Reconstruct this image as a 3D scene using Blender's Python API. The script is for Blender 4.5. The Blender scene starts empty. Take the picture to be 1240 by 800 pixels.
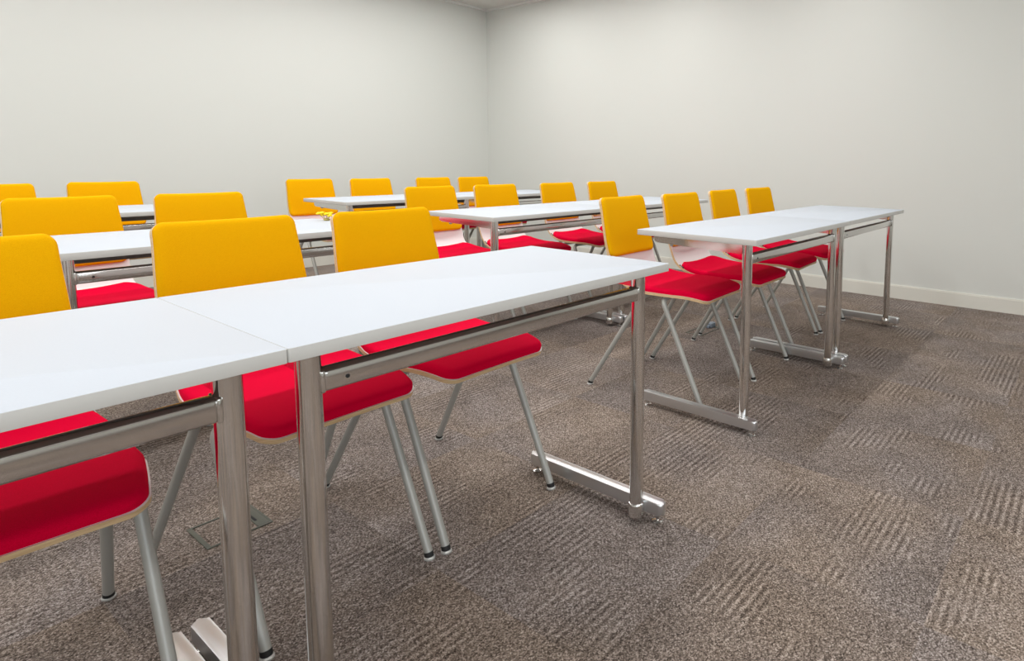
import bpy, bmesh, math, random
from mathutils import Vector, Matrix
random.seed(7)
C = bpy.context.scene.collection

# ------------------------------------------------------------------ helpers
def obj(name, bm, mats, parent=None, smooth=True):
    me = bpy.data.meshes.new(name)
    bmesh.ops.recalc_face_normals(bm, faces=bm.faces)
    bm.to_mesh(me); bm.free()
    for m in (mats if isinstance(mats, (list, tuple)) else [mats]):
        me.materials.append(m)
    if smooth:
        for p in me.polygons: p.use_smooth = True
        try: me.set_sharp_from_angle(angle=math.radians(38))
        except Exception: pass
    o = bpy.data.objects.new(name, me); C.objects.link(o)
    if parent: o.parent = parent
    return o

def thing(name, label, cat, loc=(0, 0, 0), rotz=0, group=None):
    o = bpy.data.objects.new(name, None); C.objects.link(o)
    o.empty_display_size = .1
    o.location = loc; o.rotation_euler = (0, 0, rotz)
    o['label'] = label; o['category'] = cat
    if group: o['group'] = group
    return o

def struct(name, bm, m, label, cat):
    o = obj(name, bm, m, smooth=False); o['kind'] = 'structure'
    o['label'] = label; o['category'] = cat
    return o

def dup(root, loc, rotz, label):
    r = root.copy(); C.objects.link(r); r.location = loc; r.rotation_euler = (0, 0, rotz); r['label'] = label
    for ch in list(root.children):
        c = ch.copy(); C.objects.link(c); c.parent = r
        for g in list(ch.children):
            d = g.copy(); C.objects.link(d); d.parent = c
    return r

def add_box(bm, x0, x1, y0, y1, z0, z1, bev=0., seg=2):
    r = bmesh.ops.create_cube(bm, size=1.)
    vs = r['verts']
    for v in vs:
        v.co = Vector(((x0+x1)/2+v.co.x*(x1-x0), (y0+y1)/2+v.co.y*(y1-y0), (z0+z1)/2+v.co.z*(z1-z0)))
    if bev:
        es = list({e for v in vs for e in v.link_edges})
        bmesh.ops.bevel(bm, geom=es, offset=bev, segments=seg, profile=.5, affect='EDGES')

def add_tube(bm, pts, r, n=16, caps=True):
    """tube along a polyline; r number or list"""
    pts = [Vector(p) for p in pts]
    rs = r if isinstance(r, (list, tuple)) else [r]*len(pts)
    t0 = (pts[1]-pts[0]).normalized()
    up = Vector((0, 0, 1)) if abs(t0.z) < .9 else Vector((1, 0, 0))
    a = t0.cross(up).normalized(); rings = []
    for i, p in enumerate(pts):
        if i == 0: t = pts[1]-pts[0]
        elif i == len(pts)-1: t = pts[-1]-pts[-2]
        else: t = (pts[i]-pts[i-1]).normalized()+(pts[i+1]-pts[i]).normalized()
        t.normalize()
        a = (a-t*a.dot(t)).normalized(); b = t.cross(a)
        rings.append([bm.verts.new(p+rs[i]*(math.cos(2*math.pi*k/n)*a+math.sin(2*math.pi*k/n)*b)) for k in range(n)])
    for i in range(len(rings)-1):
        for k in range(n):
            bm.faces.new((rings[i][k], rings[i][(k+1) % n], rings[i+1][(k+1) % n], rings[i+1][k]))
    if caps:
        bm.faces.new(rings[0][::-1]); bm.faces.new(rings[-1])

def add_lathe(bm, prof, cx, cy, n=24):
    rings = []
    for rr, z in prof:
        rings.append([bm.verts.new((cx+rr*math.cos(2*math.pi*k/n), cy+rr*math.sin(2*math.pi*k/n), z)) for k in range(n)])
    for i in range(len(rings)-1):
        for k in range(n):
            bm.faces.new((rings[i][k], rings[i][(k+1) % n], rings[i+1][(k+1) % n], rings[i+1][k]))
    bm.faces.new(rings[0][::-1]); bm.faces.new(rings[-1])

def add_prism(bm, outline, z0, z1, bev=0., seg=2):
    """vertical prism over an xy outline"""
    lo = [bm.verts.new((x, y, z0)) for x, y in outline]; hi = [bm.verts.new((x, y, z1)) for x, y in outline]
    n = len(outline)
    fs = [bm.faces.new(lo[::-1]), bm.faces.new(hi)]
    for i in range(n): bm.faces.new((lo[i], lo[(i+1) % n], hi[(i+1) % n], hi[i]))
    if bev:
        es = list({e for f in fs for e in f.edges})
        bmesh.ops.bevel(bm, geom=es, offset=bev, segments=seg, profile=.5, affect='EDGES')

def rrect(x0, x1, y0, y1, r, n=6):
    out = []
    for cx, cy, a0 in ((x1-r, y1-r, 0), (x0+r, y1-r, 90), (x0+r, y0+r, 180), (x1-r, y0+r, 270)):
        for k in range(n+1):
            a = math.radians(a0+90*k/n); out.append((cx+r*math.cos(a), cy+r*math.sin(a)))
    return out

# ------------------------------------------------------------------ materials
def mat(name, col, rough=.5, metal=0., spec=.5):
    m = bpy.data.materials.new(name); m.use_nodes = True
    b = m.node_tree.nodes['Principled BSDF']
    b.inputs['Base Color'].default_value = (*col, 1); b.inputs['Roughness'].default_value = rough
    b.inputs['Metallic'].default_value = metal; b.inputs['Specular IOR Level'].default_value = spec
    return m, m.node_tree, b
def N(nt, t, **kw):
    n = nt.nodes.new(t)
    for k, v in kw.items(): setattr(n, k, v)
    return n
def noise_bump(nt, b, scale, strength, dist=.002, detail=3, coord='Object'):
    tc = N(nt, 'ShaderNodeTexCoord'); nz = N(nt, 'ShaderNodeTexNoise')
    nz.inputs['Scale'].default_value = scale; nz.inputs['Detail'].default_value = detail
    bp = N(nt, 'ShaderNodeBump'); bp.inputs['Strength'].default_value = strength; bp.inputs['Distance'].default_value = dist
    nt.links.new(tc.outputs[coord], nz.inputs['Vector']); nt.links.new(nz.outputs['Fac'], bp.inputs['Height'])
    nt.links.new(bp.outputs['Normal'], b.inputs['Normal'])
    return nz
def ramp_col(nt, b, fac, stops):
    r = N(nt, 'ShaderNodeValToRGB')
    while len(r.color_ramp.elements) < len(stops): r.color_ramp.elements.new(.5)
    for e, (p, c) in zip(r.color_ramp.elements, stops): e.position = p; e.color = (*c, 1)
    nt.links.new(fac, r.inputs['Fac']); nt.links.new(r.outputs['Color'], b.inputs['Base Color'])
    return r

def fabric(name, col, dark, light, sheen):
    m, nt, b = mat(name, col, .95, 0, .06)
    nz = noise_bump(nt, b, 900, .35, .0006, 2)
    ramp_col(nt, b, nz.outputs['Fac'], [(.3, dark), (.7, light)])
    b.inputs['Sheen Weight'].default_value = sheen; b.inputs['Sheen Roughness'].default_value = .4
    b.inputs['Sheen Tint'].default_value = (*light, 1)
    return m
M_YEL = fabric('yellow_wool', (.83, .46, .002), (.70, .34, .0), (.80, .42, .002), .10)
M_RED = fabric('red_wool', (.62, .003, .025), (.62, .0, .026), (.76, .0, .042), .0)

m, nt, b = mat('white_laminate', (.80, .83, .88), .55, 0, .3); M_TOP = m
nz = noise_bump(nt, b, 300, .02, .0003)
ramp_col(nt, b, nz.outputs['Fac'], [(.3, (.475, .515, .57)), (.7, (.49, .53, .585))])
m, nt, b = mat('white_edge_band', (.58, .575, .55), .5); M_EDGE = m
noise_bump(nt, b, 200, .03, .0003)
m, nt, b = mat('white_shell_laminate', (.80, .78, .78), .3, 0, .5); M_SHELL = m
noise_bump(nt, b, 150, .02, .0003)

m, nt, b = mat('plywood_edge', (.62, .42, .22), .5); M_PLY = m
tc = N(nt, 'ShaderNodeTexCoord'); mp = N(nt, 'ShaderNodeMapping'); mp.inputs['Scale'].default_value = (25, 25, 500)
nz = N(nt, 'ShaderNodeTexNoise'); nz.inputs['Scale'].default_value = 1.2
nt.links.new(tc.outputs['Object'], mp.inputs['Vector']); nt.links.new(mp.outputs['Vector'], nz.inputs['Vector'])
ramp_col(nt, b, nz.outputs['Fac'], [(.3, (.60, .40, .21)), (.7, (.78, .58, .34))])

def chrome(name, col, rough):
    m, nt, b = mat(name, col, rough, 1.)
    nz = noise_bump(nt, b, 5, .001, .0001, 1)
    mr = N(nt, 'ShaderNodeMapRange'); mr.inputs['To Min'].default_value = rough*.8; mr.inputs['To Max'].default_value = rough*1.3
    nt.links.new(nz.outputs['Fac'], mr.inputs['Value']); nt.links.new(mr.outputs['Result'], b.inputs['Roughness'])
    return m
M_CHR = chrome('chrome', (.74, .73, .71), .09)
M_BEAM = chrome('satin_steel', (.66, .645, .63), .12)
M_FOOT = chrome('brushed_foot', (.72, .73, .75), .34)
m, nt, b = mat('steel_dark_reflection', (.16, .15, .14), .45, .6, .5); M_DST = m  # dark reflection in the steel rail put into its base colour
noise_bump(nt, b, 200, .05, .0003)
m, nt, b = mat('grey_powder_coat', (.40, .40, .375), .4, .2, .5); M_LEG = m
noise_bump(nt, b, 700, .05, .0003)
m, nt, b = mat('black_rubber', (.012, .012, .013), .6); M_BLK = m
noise_bump(nt, b, 300, .1, .0003)
m, nt, b = mat('clear_nylon_glide', (.55, .55, .53), .3, .3); M_NYL = m
noise_bump(nt, b, 300, .05, .0003)
m, nt, b = mat('underside_board', (.30, .28, .26), .6); M_UND = m
noise_bump(nt, b, 200, .05, .0003)

# wall paint: faint large scale unevenness
def paint(name, c1, c2, rough=.8):
    m, nt, b = mat(name, c1, rough, 0, .25)
    tc = N(nt, 'ShaderNodeTexCoord'); nz = N(nt, 'ShaderNodeTexNoise'); nz.inputs['Scale'].default_value = .5; nz.inputs['Detail'].default_value = 1
    nt.links.new(tc.outputs['Object'], nz.inputs['Vector'])
    ramp_col(nt, b, nz.outputs['Fac'], [(.35, c1), (.65, c2)])
    return m
M_WALL = paint('wall_paint', (.645, .66, .628), (.66, .673, .642))
M_CEIL = paint('ceiling_paint', (.66, .65, .62), (.68, .67, .64))
M_BASE = paint('baseboard_paint', (.69, .68, .62), (.71, .70, .64), .5)
M_TRIM = paint('ceiling_trim_paint', (.72, .72, .70), (.74, .74, .72), .5)

# carpet tiles
m, nt, b = mat('carpet_tiles', (.2, .17, .15), .97, 0, .05); M_CARPET = m
L = nt.links.new
tc = N(nt, 'ShaderNodeTexCoord'); sep = N(nt, 'ShaderNodeSeparateXYZ'); L(tc.outputs['Object'], sep.inputs[0])
def math_(op, a, bb=None, clamp=False):
    n = N(nt, 'ShaderNodeMath', operation=op, use_clamp=clamp)
    for i, v in enumerate((a, bb)):
        if v is None: continue
        if isinstance(v, (int, float)): n.inputs[i].default_value = v
        else: L(v, n.inputs[i])
    return n.outputs[0]
def noise(vec, scale, detail=2, rough=.5):
    n = N(nt, 'ShaderNodeTexNoise'); n.inputs['Scale'].default_value = scale; n.inputs['Detail'].default_value = detail
    n.inputs['Roughness'].default_value = rough; L(vec, n.inputs['Vector']); return n.outputs['Fac']
def smooth(v, lo, hi):
    n = N(nt, 'ShaderNodeMapRange', interpolation_type='SMOOTHSTEP'); L(v, n.inputs['Value'])
    n.inputs['From Min'].default_value = lo; n.inputs['From Max'].default_value = hi
    return n.outputs['Result']
X, Y = sep.outputs[0], sep.outputs[1]
tx = math_('FLOOR', math_('MULTIPLY', math_('ADD', X, 50.), 2.)); ty = math_('FLOOR', math_('MULTIPLY', math_('ADD', Y, 50.18), 2.))
cmb = N(nt, 'ShaderNodeCombineXYZ'); L(tx, cmb.inputs[0]); L(ty, cmb.inputs[1])
wn = N(nt, 'ShaderNodeTexWhiteNoise', noise_dimensions='3D'); L(cmb.outputs[0], wn.inputs['Vector'])
# per tile shifted coordinates -> pattern breaks at tile edges
off = N(nt, 'ShaderNodeVectorMath', operation='MULTIPLY_ADD'); L(wn.outputs['Color'], off.inputs[0])
off.inputs[1].default_value = (9, 9, 9); L(tc.outputs['Object'], off.inputs[2])
st = N(nt, 'ShaderNodeMapping'); L(off.outputs[0], st.inputs['Vector']); st.inputs['Scale'].default_value = (1.5, 2.6, 1)
patch = noise(st.outputs[0], 1.7, 2, .55)
patch2 = noise(off.outputs[0], 2.6, 3, .6)
fine = noise(tc.outputs['Object'], 330, 4, .85)
mid = noise(tc.outputs['Object'], 150, 3, .7)
# ribs run along X
wob = math_('MULTIPLY', math_('SUBTRACT', noise(tc.outputs['Object'], 60, 1), .5), 1.3)
rib = math_('SINE', math_('ADD', math_('MULTIPLY', Y, 2*math.pi/.0215), wob))
mask = math_('MULTIPLY', smooth(patch, .53, .58), smooth(noise(off.outputs[0], 5, 2), .34, .52))
ribf = math_('MULTIPLY', rib, mask)
# small cross weave elsewhere
wv = math_('MULTIPLY', math_('SINE', math_('ADD', math_('MULTIPLY', X, 2*math.pi/.012), wob)), math_('SINE', math_('MULTIPLY', Y, 2*math.pi/.0108)))
wvf = math_('MULTIPLY', wv, math_('MULTIPLY', smooth(patch2, .42, .5), math_('SUBTRACT', 1., mask)))
v = math_('ADD', .5, math_('MULTIPLY', ribf, .145))
v = math_('ADD', v, math_('MULTIPLY', wvf, .07))
v = math_('ADD', v, math_('MULTIPLY', math_('SUBTRACT', fine, .5), 1.0))
vo = N(nt, 'ShaderNodeTexVoronoi'); vo.inputs['Scale'].default_value = 300; L(tc.outputs['Object'], vo.inputs['Vector'])
vs_ = N(nt, 'ShaderNodeSeparateColor'); L(vo.outputs['Color'], vs_.inputs[0])
vo2 = N(nt, 'ShaderNodeTexVoronoi'); vo2.inputs['Scale'].default_value = 420; L(tc.outputs['Object'], vo2.inputs['Vector'])
vs2 = N(nt, 'ShaderNodeSeparateColor'); L(vo2.outputs['Color'], vs2.inputs[0])
v = math_('ADD', v, math_('MULTIPLY', math_('SUBTRACT', vs_.outputs[0], .5), .5))
v = math_('ADD', v, math_('MULTIPLY', math_('SUBTRACT', vs2.outputs[0], .5), .45))
v = math_('ADD', v, math_('MULTIPLY', math_('SUBTRACT', mid, .5), .4))
v = math_('ADD', v, math_('MULTIPLY', math_('SUBTRACT', patch2, .5), .45))
v = math_('ADD', v, math_('MULTIPLY', math_('SUBTRACT', wn.outputs['Value'], .5), .04), True)
r = ramp_col(nt, b, v, [(.06, (.045, .036, .031)), (.42, (.165, .136, .117)), (.62, (.265, .222, .195)), (.95, (.53, .475, .44))])
# warm / cool patches
hue = N(nt, 'ShaderNodeMix', data_type='RGBA', blend_type='MULTIPLY'); hue.inputs['Factor'].default_value = 1.
tint = N(nt, 'ShaderNodeValToRGB'); tint.color_ramp.elements[0].position = .4; tint.color_ramp.elements[1].position = .62
tint.color_ramp.elements[0].color = (1.04, .99, .93, 1); tint.color_ramp.elements[1].color = (.98, .985, 1.02, 1)
L(noise(off.outputs[0], 1.9, 2), tint.inputs['Fac']); L(r.outputs['Color'], hue.inputs[6]); L(tint.outputs['Color'], hue.inputs[7])
L(hue.outputs[2], b.inputs['Base Color'])
bp = N(nt, 'ShaderNodeBump'); bp.inputs['Strength'].default_value = .6; bp.inputs['Distance'].default_value = .004
hh = math_('ADD', math_('ADD', fine, math_('MULTIPLY', ribf, .10)), math_('MULTIPLY', wvf, .15))
L(hh, bp.inputs['Height']); L(bp.outputs['Normal'], b.inputs['Normal'])

# ------------------------------------------------------------------ room
XW, YW, HC, XL, YF = 3.342, 4.86, 2.66, -5.6, -4.2
T = .15
def sbox(name, a, m, label, cat, bev=0):
    bm = bmesh.new(); add_box(bm, *a, bev); return struct(name, bm, m, label, cat)
sbox('floor', (XL-T, XW+T, YF-T, YW+T, -.1, 0), M_CARPET, 'brown grey carpet tile floor with ribbed and flecked patches', 'floor')
sbox('ceiling', (XL-T, XW+T, YF-T, YW+T, HC, HC+.1), M_CEIL, 'pale grey ceiling above the room corner', 'ceiling')
sbox('wall_right', (XW, XW+T, YF, YW, 0, HC), M_WALL, 'plain off white wall at the right ends of the desk rows', 'wall')
sbox('wall_back', (XL, XW+T, YW, YW+T, 0, HC), M_WALL, 'plain off white wall behind the last row of desks', 'wall')
sbox('wall_left', (XL-T, XL, YF, YW+T, 0, HC), M_WALL, 'plain off white wall at the left side of the room', 'wall')
sbox('wall_front', (XL-T, XW+T, YF-T, YF, 0, HC), M_WALL, 'plain off white wall at the front of the room', 'wall')
def baseboard(name, horizontal, label):
    bm = bmesh.new()
    if horizontal: add_box(bm, XL, XW, YW-.014, YW, 0, .092); add_box(bm, XL, XW, YW-.009, YW, .092, .1)
    else: add_box(bm, XW-.014, XW, YF, YW-.014, 0, .092); add_box(bm, XW-.009, XW, YF, YW-.009, .092, .1)
    struct(name, bm, M_BASE, label, 'baseboard')
baseboard('baseboard_back', True, 'cream painted baseboard along the wall behind the last row')
baseboard('baseboard_right', False, 'cream painted baseboard along the wall at the right')
bm = bmesh.new(); add_box(bm, XL, XW, YW-.03, YW, HC-.022, HC)
struct('trim_1', bm, M_TRIM, 'thin white ceiling edge trim above the wall behind the last row', 'trim')
bm = bmesh.new(); add_box(bm, XW-.03, XW, YF, YW-.03, HC-.022, HC)
struct('trim_2', bm, M_TRIM, 'thin white ceiling edge trim above the wall at the right', 'trim')

# ------------------------------------------------------------------ tables
TH, TT, LW, LR, TD = .72, .021, .948, .964, .531
LEGY, OV, BX = .063, .054, .0235
def make_table(length, label):
    """origin on the floor at the front left corner, x to the right, y towards the back of the room"""
    W = length-.0003
    t = thing('folding_desk', label, 'desk', group='white topped training desks on chrome legs')
    bm = bmesh.new(); add_prism(bm, rrect(.0003, W, 0, TD, .0035, 4), TH-TT, TH, .0010, 2)
    for f in bm.faces:
        n = f.normal; f.normal_update()
        f.material_index = 0 if f.normal.z > .7 else (2 if f.normal.z < -.7 else 1)
    obj('tabletop', bm, [M_TOP, M_EDGE, M_UND], t)
    for s in (0, 1):
        X_ = (lambda v: v) if s == 0 else (lambda v: length-v)
        lx, bx = X_(OV), X_(BX)
        # foot bar with rounded ends
        bm = bmesh.new()
        pr = rrect(bx-.0155, bx+.0155, -.010, .508, .013, 5)
        add_prism(bm, pr, .025, .059, .006, 3)
        ft = obj('foot_bar', bm, M_FOOT, t)
        for gy in (.012, .486):
            bm = bmesh.new(); add_lathe(bm, [(.0055, .004), (.0055, .026)], bx, gy, 12)
            add_lathe(bm, [(.0135, .0), (.015, .001), (.015, .003), (.010, .006), (.006, .0065)], bx, gy, 20)
            obj('glide', bm, M_CHR, ft)
        # leg with clamping collar at its foot
        bm = bmesh.new(); add_tube(bm, [(lx, LEGY, .030), (lx, LEGY, TH-TT-.002)], .0185, 28)
        lg = obj('leg', bm, M_CHR, t)
        bm = bmesh.new()
        add_lathe(bm, [(.012, .012), (.0215, .016), (.0225, .022), (.0225, .050), (.0205, .054), (.0187, .0545)], lx, LEGY, 28)
        xa, xb = sorted((lx, bx)); add_box(bm, xa, xb, LEGY-.012, LEGY+.026, .020, .050, .004)
        obj('collar', bm, M_CHR, lg)
        # support arm under the top, along the depth of the desk
        bm = bmesh.new()
        prof = [(LEGY+.012, TH-TT-.0005), (.478, TH-TT-.0005), (.478, TH-TT-.024), (.462, TH-TT-.030), (LEGY+.012, TH-TT-.041)]
        a = [bm.verts.new((lx-.013, y, z)) for y, z in prof]; c_ = [bm.verts.new((lx+.013, y, z)) for y, z in prof]
        bm.faces.new(a); bm.faces.new(c_[::-1])
        for i in range(5): bm.faces.new((a[i], c_[i], c_[(i+1) % 5], a[(i+1) % 5]))
        bmesh.ops.recalc_face_normals(bm, faces=bm.faces)
        bmesh.ops.bevel(bm, geom=list(bm.edges), offset=.003, segments=2, affect='EDGES')
        ar = obj('support_arm', bm, M_CHR, t)
        bm = bmesh.new()
        add_tube(bm, [(lx, .40, TH-TT-.033), (lx, .40, TH-TT-.040)], .007, 12)
        obj('bolt', bm, M_LEG, ar)
    # front beam between the legs
    x0, x1 = OV+.017, length-OV-.017
    bm = bmesh.new(); add_box(bm, x0, x1, LEGY-.015, LEGY+.017, .6235, .6575, .005, 3)
    be = obj('beam', bm, M_BEAM, t)
    for s, xx in ((1, x0), (-1, x1)):
        bm = bmesh.new(); add_box(bm, min(xx-s*.006, xx+s*.0022), max(xx-s*.006, xx+s*.0022), LEGY-.0162, LEGY+.0182, .6220, .6590, .0035, 3)
        obj('weld_flange', bm, M_CHR, be)
    bm = bmesh.new(); add_tube(bm, [(x0+.036, LEGY-.0158, .640), (x0+.036, LEGY-.0140, .640)], .0035, 12)
    obj('screw_hole', bm, M_BLK, be)
    # stiffening rail under the top
    bm = bmesh.new(); add_box(bm, OV+.013, length-OV-.013, .190, .215, TH-TT-.036, TH-TT-.0005, .002, 2)
    obj('under_rail', bm, M_DST, t)
    return t

P, P3 = 1.366, 1.412
RR = -.009
d0 = make_table(LW, 'large white desk in the nearest row, ending at the aisle')
d0.location = (-LW, 0, 0)
place = [
 (-2*LW, 0, 0, 'nearest white desk, cut off by the left edge of the photo'),
 (-.01-LW, P, 0, 'second row white desk left of the aisle with small yellow flowers on its end'),
 (-.01-2*LW, P, 0, 'second row white desk at the far left, mostly out of the photo'),
 (-.01-LW, P+P3, 0, 'last row white desk left of the aisle, behind two yellow chair backs'),
]
for x, y, a, lb in place: dup(d0, (x, y, 0), a, lb)
r0 = make_table(LR, 'nearest row white desk just right of the aisle, its corner overlapping a yellow chair')
r0.location = (.59, .038, 0); r0.rotation_euler.z = RR
for x, y, a, lb in [
 (.59+LR, .038+RR*LR, RR, 'rightmost white desk of the nearest row, closest to the bare wall'),
 (.538, P, 0, 'second row white desk just right of the aisle, over two red seats'),
 (.538+LR, P, 0, 'second row white desk at the right end, partly behind yellow chair backs'),
 (.59, P+P3, 0, 'last row white desk just right of the aisle, in front of two yellow backs'),
 (.59+LR, P+P3, 0, 'last row white desk nearest the room corner'),
]: dup(r0, (x, y, 0), a, lb)

# ------------------------------------------------------------------ chairs
# side profile of the plywood shell (inner face), local y (back +), z
PROF = [(-.283, .4405), (-.262, .4475), (-.235, .4515), (-.19, .4535), (-.13, .4535), (-.06, .4525), (.0, .4525), (.06, .4535), (.105, .4575), (.145, .468), (.175, .486),
        (.195, .511), (.206, .542), (.213, .574), (.221, .617), (.229, .658), (.238, .699), (.247, .740), (.256, .780), (.265, .813), (.269, .826)]
def catmull(P, n):
    out = []
    for i in range(len(P)-1):
        p0, p1, p2, p3 = P[max(i-1, 0)], P[i], P[i+1], P[min(i+2, len(P)-1)]
        for k in range(n):
            t = k/n
            out.append(tuple(.5*((2*p1[j])+(-p0[j]+p2[j])*t+(2*p0[j]-5*p1[j]+4*p2[j]-p3[j])*t*t+(-p0[j]+3*p1[j]-3*p2[j]+p3[j])*t**3) for j in (0, 1)))
    out.append(P[-1]); return out
SP = catmull(PROF, 6)
S = [0.]
for i in range(1, len(SP)): S.append(S[-1]+math.dist(SP[i], SP[i-1]))
STOT = S[-1]
def at(s):
    s = min(max(s, 0), STOT)
    import bisect
    i = min(max(bisect.bisect_right(S, s)-1, 0), len(S)-2)
    f = (s-S[i])/(S[i+1]-S[i])
    y = SP[i][0]*(1-f)+SP[i+1][0]*f; z = SP[i][1]*(1-f)+SP[i+1][1]*f
    a, c = SP[max(i-1, 0)], SP[min(i+2, len(SP)-1)]
    ty_, tz_ = c[0]-a[0], c[1]-a[1]; l = math.hypot(ty_, tz_)
    return y, z, -tz_/l, ty_/l        # point and inner normal (up / forward)
def sstep(x, a, b_):
    t = min(max((x-a)/(b_-a), 0), 1); return t*t*(3-2*t)
def halfw(s):
    """half width of the shell along the strip"""
    seat, waist, back, top = .194, .165, .169, .160
    w = .163+(seat-.163)*min(1, max(0, s)/.15)**.8
    w = w+(waist-w)*sstep(s, .30, .49)
    w = w+(back-waist)*sstep(s, .46, .60)
    w = w+(top-back)*sstep(s, .62, STOT)
    return w
def corner(d, r):
    return 0 if d >= r else r-math.sqrt(max(r*r-(r-d)**2, 0))
def cup(s, u):
    """raise of the strip edges along the normal: scooped seat rear, gently wrapped back"""
    a = .012*sstep(s, .25, .43)*(1-sstep(s, .50, .64))+.010*sstep(s, .33, .54)
    f = -.006*(1-sstep(s, 0, .12))
    return a*u*u+f*u*u
def slab(s0, s1, n, m_, off, thick, inset, r0_, r1_, pillow=None, bow0=0.):
    """closed curved slab; r0_/r1_ corner radii at the two ends; pillow = rounding radius"""
    bm = bmesh.new(); top, bot = [], []
    ss = [s0+(s1-s0)*(.5-.5*math.cos(math.pi*i/n)) for i in range(n+1)]
    us = [math.sin(math.pi/2*(-1+2*j/m_)) for j in range(m_+1)]
    for s in ss:
        w = halfw(s)-inset-max(corner(s-s0, r0_), corner(s1-s, r1_))
        w = max(w, .01); rt, rb = [], []
        for u in us:
            x = u*w
            se = s
            if bow0:                                   # bowed front edge
                k = max(0., 1-(s-s0)/.10); se = s-bow0*k*(1-(x/(halfw(s0)))**2)
            y, z, ny, nz_ = at(se)
            if se < 0: y += se
            uu = x/halfw(s); c_ = cup(s, uu)
            th = thick
            if pillow:
                d = min(s-s0, s1-s, (w-abs(x)))
                e = min(max(d/pillow, 0), 1); th = thick*(.30+.70*math.sqrt(max(0, 1-(1-e)**2)))
            rt.append(bm.verts.new((x, y+ny*(off+c_+th), z+nz_*(off+c_+th))))
            rb.append(bm.verts.new((x, y+ny*(off+c_), z+nz_*(off+c_))))
        top.append(rt); bot.append(rb)
    for i in range(n):
        for j in range(m_):
            bm.faces.new((top[i][j], top[i+1][j], top[i+1][j+1], top[i][j+1]))
            bm.faces.new((bot[i][j], bot[i][j+1], bot[i+1][j+1], bot[i+1][j]))
    def side(fv): fv.material_index = 1
    for i in range(n):
        side(bm.faces.new((top[i][0], bot[i][0], bot[i+1][0], top[i+1][0])))
        side(bm.faces.new((top[i][m_], top[i+1][m_], bot[i+1][m_], bot[i][m_])))
    for j in range(m_):
        side(bm.faces.new((top[0][j], top[0][j+1], bot[0][j+1], bot[0][j])))
        side(bm.faces.new((top[n][j], bot[n][j], bot[n][j+1], top[n][j+1])))
    return bm
SEAT_END = .450; BACK_START = .558
def arc_pts(p0, pc, p1, r, n=6):
    """polyline p0 - rounded corner at pc - p1"""
    p0, pc, p1 = Vector(p0), Vector(pc), Vector(p1)
    a = pc+(p0-pc).normalized()*r; c_ = pc+(p1-pc).normalized()*r
    return [p0]+[((1-t)**2)*a+2*t*(1-t)*pc+t*t*c_ for t in [k/n for k in range(n+1)]]+[p1]
def make_chair(label):
    t = thing('upholstered_chair', label, 'chair', group='yellow and red upholstered classroom chairs')
    obj('shell', slab(0, STOT, 64, 20, -.011, .011, 0, .030, .026, None, .004), [M_SHELL, M_PLY], t)
    obj('seat_cushion', slab(.004, SEAT_END, 44, 24, .0003, .021, .003, .028, .058, .015, .004), M_RED, t)
    obj('back_cushion', slab(BACK_START, STOT-.0002, 40, 24, .0003, .017, .0012, .026, .025, .016), M_YEL, t)
    # dark edge clip at the rear corners of the seat cushion
    for sx in (-1, 1):
        bm = bmesh.new(); pts = []
        for s in (.405, .413, .421, .429, .437):
            y, z, ny, nz_ = at(s); c_ = cup(s, 1.)
            pts.append((sx*(halfw(s)-.003), y+ny*(c_+.002), z+nz_*(c_+.002)))
        add_tube(bm, pts, .0032, 8)
        cl = obj('edge_clip', bm, M_BLK, t)
        bm = bmesh.new(); add_tube(bm, [(p[0]+sx*.003, p[1], p[2]) for p in pts[1:4]], .0018, 8); obj('clip_rivet', bm, M_NYL, cl)
    # frame: two cross tubes under the seat and four legs
    zt = .4285; R = .0105
    bm = bmesh.new(); add_tube(bm, [(-.13, -.085, zt), (.13, -.085, zt)], R, 14); obj('cross_tube', bm, M_LEG, t)
    bm = bmesh.new(); add_tube(bm, [(-.12, .02, zt), (.12, .02, zt)], R, 14); obj('cross_tube', bm, M_LEG, t)
    bm = bmesh.new()
    for sx in (-1, 1): add_box(bm, sx*.085-.018, sx*.085+.018, -.11, .05, .4385, .4435, .0015)
    obj('mounting_plate', bm, M_BLK, t)
    for sx in (-1, 1):
        for fr in (1, 0):
            if fr: p = arc_pts((sx*.13, -.085, zt), (sx*.183, -.085, zt-.002), (sx*.186, -.2775, .014), .034)
            else: p = arc_pts((sx*.12, .020, zt), (sx*.165, .022, zt-.002), (sx*.198, .2775, .014), .034)
            bm = bmesh.new(); add_tube(bm, p, R, 16); lg = obj('leg', bm, M_LEG, t)
            ex, ey, _ = p[-1]; dv = (p[-1]-p[-2]).normalized()
            bm = bmesh.new(); add_tube(bm, [p[-1]-dv*.004, (ex+dv.x*.004, ey+dv.y*.004, .0055)], .0112, 16); obj('leg_cap', bm, M_BLK, lg)
            bm = bmesh.new(); add_lathe(bm, [(.012, 0), (.0135, .0015), (.0135, .005), (.011, .008)], ex+dv.x*.005, ey+dv.y*.005, 18); obj('floor_glide', bm, M_NYL, lg)
    return t

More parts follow.
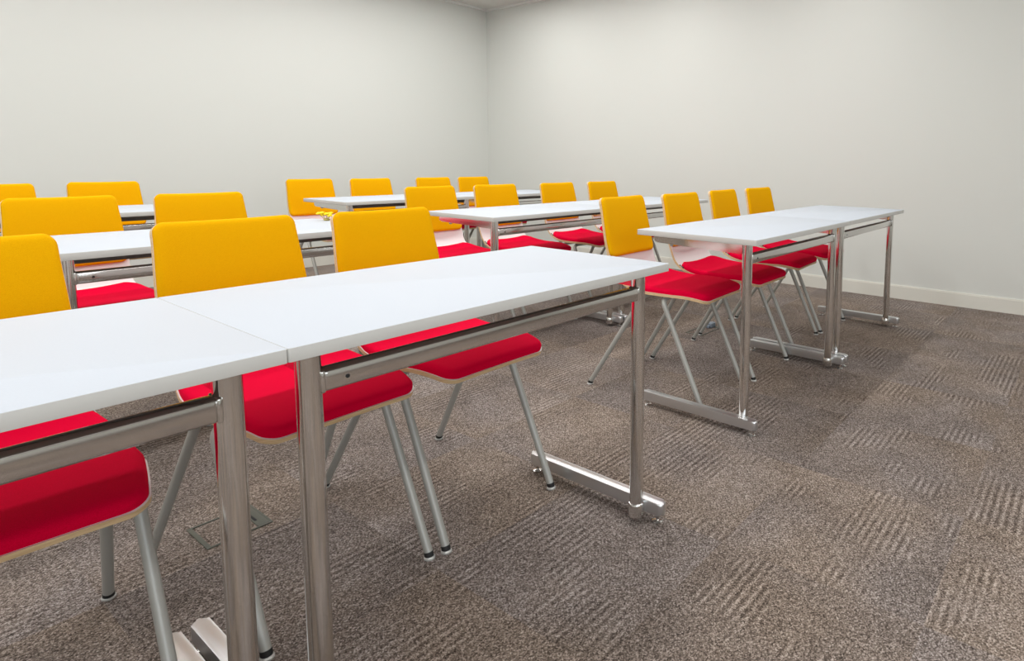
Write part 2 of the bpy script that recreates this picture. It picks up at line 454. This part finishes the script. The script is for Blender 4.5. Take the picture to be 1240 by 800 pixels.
chairs = [
 # x, y (centre of the four feet), rotation, label
 (-.267, .648, .02, 'yellow backed chair at the nearest desk, right one of the pair beside the aisle'),
 (-.683, .650, .035, 'large yellow backed chair in the middle of the nearest desk row left of the aisle'),
 (-1.197, .56, -.035, 'yellow backed chair at the lower left edge of the photo, its red seat cut off'),
 (.865, .600, .05, 'yellow backed chair right of the aisle, first in the nearest row, whole back showing'),
 (1.308, .583, .015, 'second yellow backed chair from the aisle in the nearest right hand row'),
 (1.828, .625, .06, 'third yellow backed chair from the aisle in the nearest right hand row'),
 (2.271, .625, -.02, 'last yellow backed chair of the nearest row, closest to the right wall'),
 (-.735, P+.62, .06, 'second row chair behind the gap at far left, wide yellow back above the desk'),
 (-.316, P+.62, 0, 'second row yellow backed chair behind the large middle chair of the front row'),
 (.800, P+.62, 0, 'second row yellow backed chair first right of the aisle, red seat and pale shell showing'),
 (1.262, P+.62, -.03, 'second row yellow backed chair, second right of the aisle'),
 (1.820, P+.62, 0, 'second row yellow backed chair, third right of the aisle'),
 (2.305, P+.62, 0, 'second row yellow backed chair, fourth and farthest right of the aisle'),
 (-.727, P+P3+.67, .04, 'last row yellow backed chair cut off by the left edge of the photo'),
 (-.272, P+P3+.78, 0, 'last row yellow backed chair behind the second row desk at left, against the wall'),
 (.850, P+P3+.74, 0, 'last row yellow backed chair beside the left corner of the last desk run'),
 (1.265, P+P3+.665, 0, 'last row yellow backed chair, second right of the aisle'),
 (1.814, P+P3+.665, 0, 'last row yellow backed chair, left one of the two closest to the room corner'),
 (2.224, P+P3+.665, 0, 'last row yellow backed chair, right one of the two closest to the room corner'),
]
c0 = None
for x, y, a, lb in chairs:
    if c0 is None:
        c0 = make_chair(lb); c0.location = (x, y, 0); c0.rotation_euler.z = a
    else: dup(c0, (x, y, 0), a, lb)

# ------------------------------------------------------------------ floor boxes
m, nt, b = mat('green_grey_plastic', (.10, .105, .085), .55); M_FB = m
noise_bump(nt, b, 200, .1, .0004)
m, nt, b = mat('blue_grey_plastic', (.22, .27, .33), .5); M_FBB = m
noise_bump(nt, b, 200, .1, .0004)
def floor_box(x0, x1, y0, y1, label, tab):
    t = thing('floor_socket_box', label, 'floor box', ((x0+x1)/2, (y0+y1)/2, 0))
    w, d = (x1-x0)/2, (y1-y0)/2; e = .006
    bm = bmesh.new()
    add_box(bm, -w, w, -d, -d+e, .0, .003, .001); add_box(bm, -w, w, d-e, d, .0, .003, .001)
    add_box(bm, -w, -w+e*1.8, -d+e, d-e, .0, .003, .001); add_box(bm, w-e, w, -d+e, d-e, .0, .003, .001)
    obj('frame', bm, M_FB, t)
    bm = bmesh.new(); add_box(bm, w-.034, w-e, -d+e, d-e, 0, .0034, .001); bar = obj('cable_flap', bm, M_FB, t)
    bm = bmesh.new(); add_box(bm, w-.030, w-.024, -d*.45, d*.45, .0034, .0046, .0005); obj('finger_slot', bm, M_BLK, bar)
    if tab:
        bm = bmesh.new(); add_prism(bm, rrect(w-.06, w-.005, d-.075, d-.04, .008), .003, .028, .004); add_box(bm, w-.075, w-.055, d-.066, d-.048, .003, .018, .003)
        obj('raised_tab', bm, M_FBB, t)
floor_box(-.795, -.643, .855, .995, 'grey green framed floor socket box set in the carpet beneath the middle chair', False)
floor_box(1.60, 1.83, .873, .985, 'small floor socket box with a raised blue grey tab, far right of the aisle', True)

# ------------------------------------------------------------------ yellow flowers on the second row desk
m, nt, b = mat('petal_yellow', (.95, .78, .0), .6); M_PET = m
nz = noise_bump(nt, b, 80, .2, .0005); ramp_col(nt, b, nz.outputs['Fac'], [(.3, (.95, .68, .0)), (.7, (1., .80, .0))])
m, nt, b = mat('stem_green', (.42, .36, .03), .6); M_STEM = m; noise_bump(nt, b, 80, .2, .0005)
m, nt, b = mat('amber_glass', (.45, .36, .10), .25); M_AMB = m; noise_bump(nt, b, 40, .05, .0005)
fx, fy = -.022, P+.40
po = thing('flower_posy', 'small posy of bright yellow flowers in a low dish on the second row desk end', 'flowers', (fx, fy, TH))
bm = bmesh.new(); add_lathe(bm, [(.009, 0), (.012, .002), (.013, .006), (.012, .008), (.010, .006), (.006, .003)], 0, 0, 20); obj('dish', bm, M_AMB, po)
for k, (dx, dy, h, tx_) in enumerate([(-.018, .03, .030, -.3), (-.012, .012, .033, .2), (.002, .006, .028, .1), (.010, -.012, .031, .4), (-.004, .022, .024, -.2), (.012, .016, .026, .3), (.004, -.020, .022, .1)]):
    bm = bmesh.new(); add_tube(bm, [(dx*.2, dy*.2, .005), (dx*.7, dy*.7, h*.6), (dx, dy, h)], .0011, 6); st_ = obj('stem', bm, M_STEM, po)
    bm = bmesh.new()
    for q in range(5):
        a = 2*math.pi*q/5+k; r_ = bmesh.ops.create_uvsphere(bm, u_segments=8, v_segments=6, radius=.0062)
        for v_ in r_['verts']:
            c_ = v_.co; v_.co = Vector((dx+math.cos(a)*.0052+c_.x, dy+math.sin(a)*.0052+c_.y, h+c_.z*.65+.002*math.sin(q*2.1+k)))
    r_ = bmesh.ops.create_uvsphere(bm, u_segments=8, v_segments=6, radius=.003)
    for v_ in r_['verts']: v_.co += Vector((dx, dy, h+.003))
    obj('blossom', bm, M_PET, st_)

# ------------------------------------------------------------------ light
def area(name, loc, sx, sy, power, col=(1, 1, 1), rot=(0, 0, 0), spread=math.pi):
    l = bpy.data.lights.new(name, 'AREA'); l.shape = 'RECTANGLE'; l.size = sx; l.size_y = sy; l.energy = power; l.color = col; l.spread = spread
    o = bpy.data.objects.new(name, l); C.objects.link(o); o.location = loc; o.rotation_euler = rot; return o
WARM = (1., .99, .972)
for y in (.62, 2.1, 3.65):
    area('light_strip', (-1.0, y, HC-.03), 7.6, .14, 54, WARM)
area('light_strip', (-1.0, -1.9, HC-.03), 7.6, .25, 52, WARM)
area('ceiling_fill', (-.9, .9, HC-.02), 7.8, 7.2, 78, WARM)  # broad soft fill, added to even out the room light
area('corner_fill', (1.9, 3.3, HC-.03), 2.2, 2.2, 13, WARM)  # added fill that brightens the room corner, not a real fixture
# cool bluish area light shining in from the front left of the room
area('cool_light', (-2.8, YF+.1, 1.5), 4.5, 1.6, 70, (.86, .93, 1.), (math.radians(90), 0, 0))
w = bpy.data.worlds.new('world'); bpy.context.scene.world = w; w.use_nodes = True
w.node_tree.nodes['Background'].inputs[0].default_value = (.8, .85, .9, 1); w.node_tree.nodes['Background'].inputs[1].default_value = .3

# ------------------------------------------------------------------ camera
q = dict(cx=-1.33975, cy=-.92347, cz=.99118, yaw=-.963731, pitch=-.0982625, roll=.0134511, f=745.417, sx=188.6735, sy=-131.2892)
sy_, cy_ = math.sin(q['yaw']), math.cos(q['yaw']); sp, cp = math.sin(q['pitch']), math.cos(q['pitch'])
f = Vector((-sy_*cp, cy_*cp, sp)); r = Vector((cy_, sy_, 0)); u = r.cross(f)
cr, sr = math.cos(q['roll']), math.sin(q['roll'])
r2 = cr*r+sr*u; u2 = -sr*r+cr*u
cd = bpy.data.cameras.new('camera'); cam = bpy.data.objects.new('camera', cd); C.objects.link(cam)
M = Matrix((r2, u2, -f)).transposed().to_4x4(); M.translation = Vector((q['cx'], q['cy'], q['cz']))
cam.matrix_world = M
cd.sensor_fit = 'HORIZONTAL'; cd.sensor_width = 36; cd.lens = q['f']/1240*36
cd.shift_x = -q['sx']/1240; cd.shift_y = q['sy']/1240; cd.clip_start = .02
sc = bpy.context.scene; sc.camera = cam
sc.view_settings.view_transform = 'Standard'; sc.view_settings.look = 'None'; sc.view_settings.exposure = 0.
sc.cycles.max_bounces = 10; sc.cycles.diffuse_bounces = 6
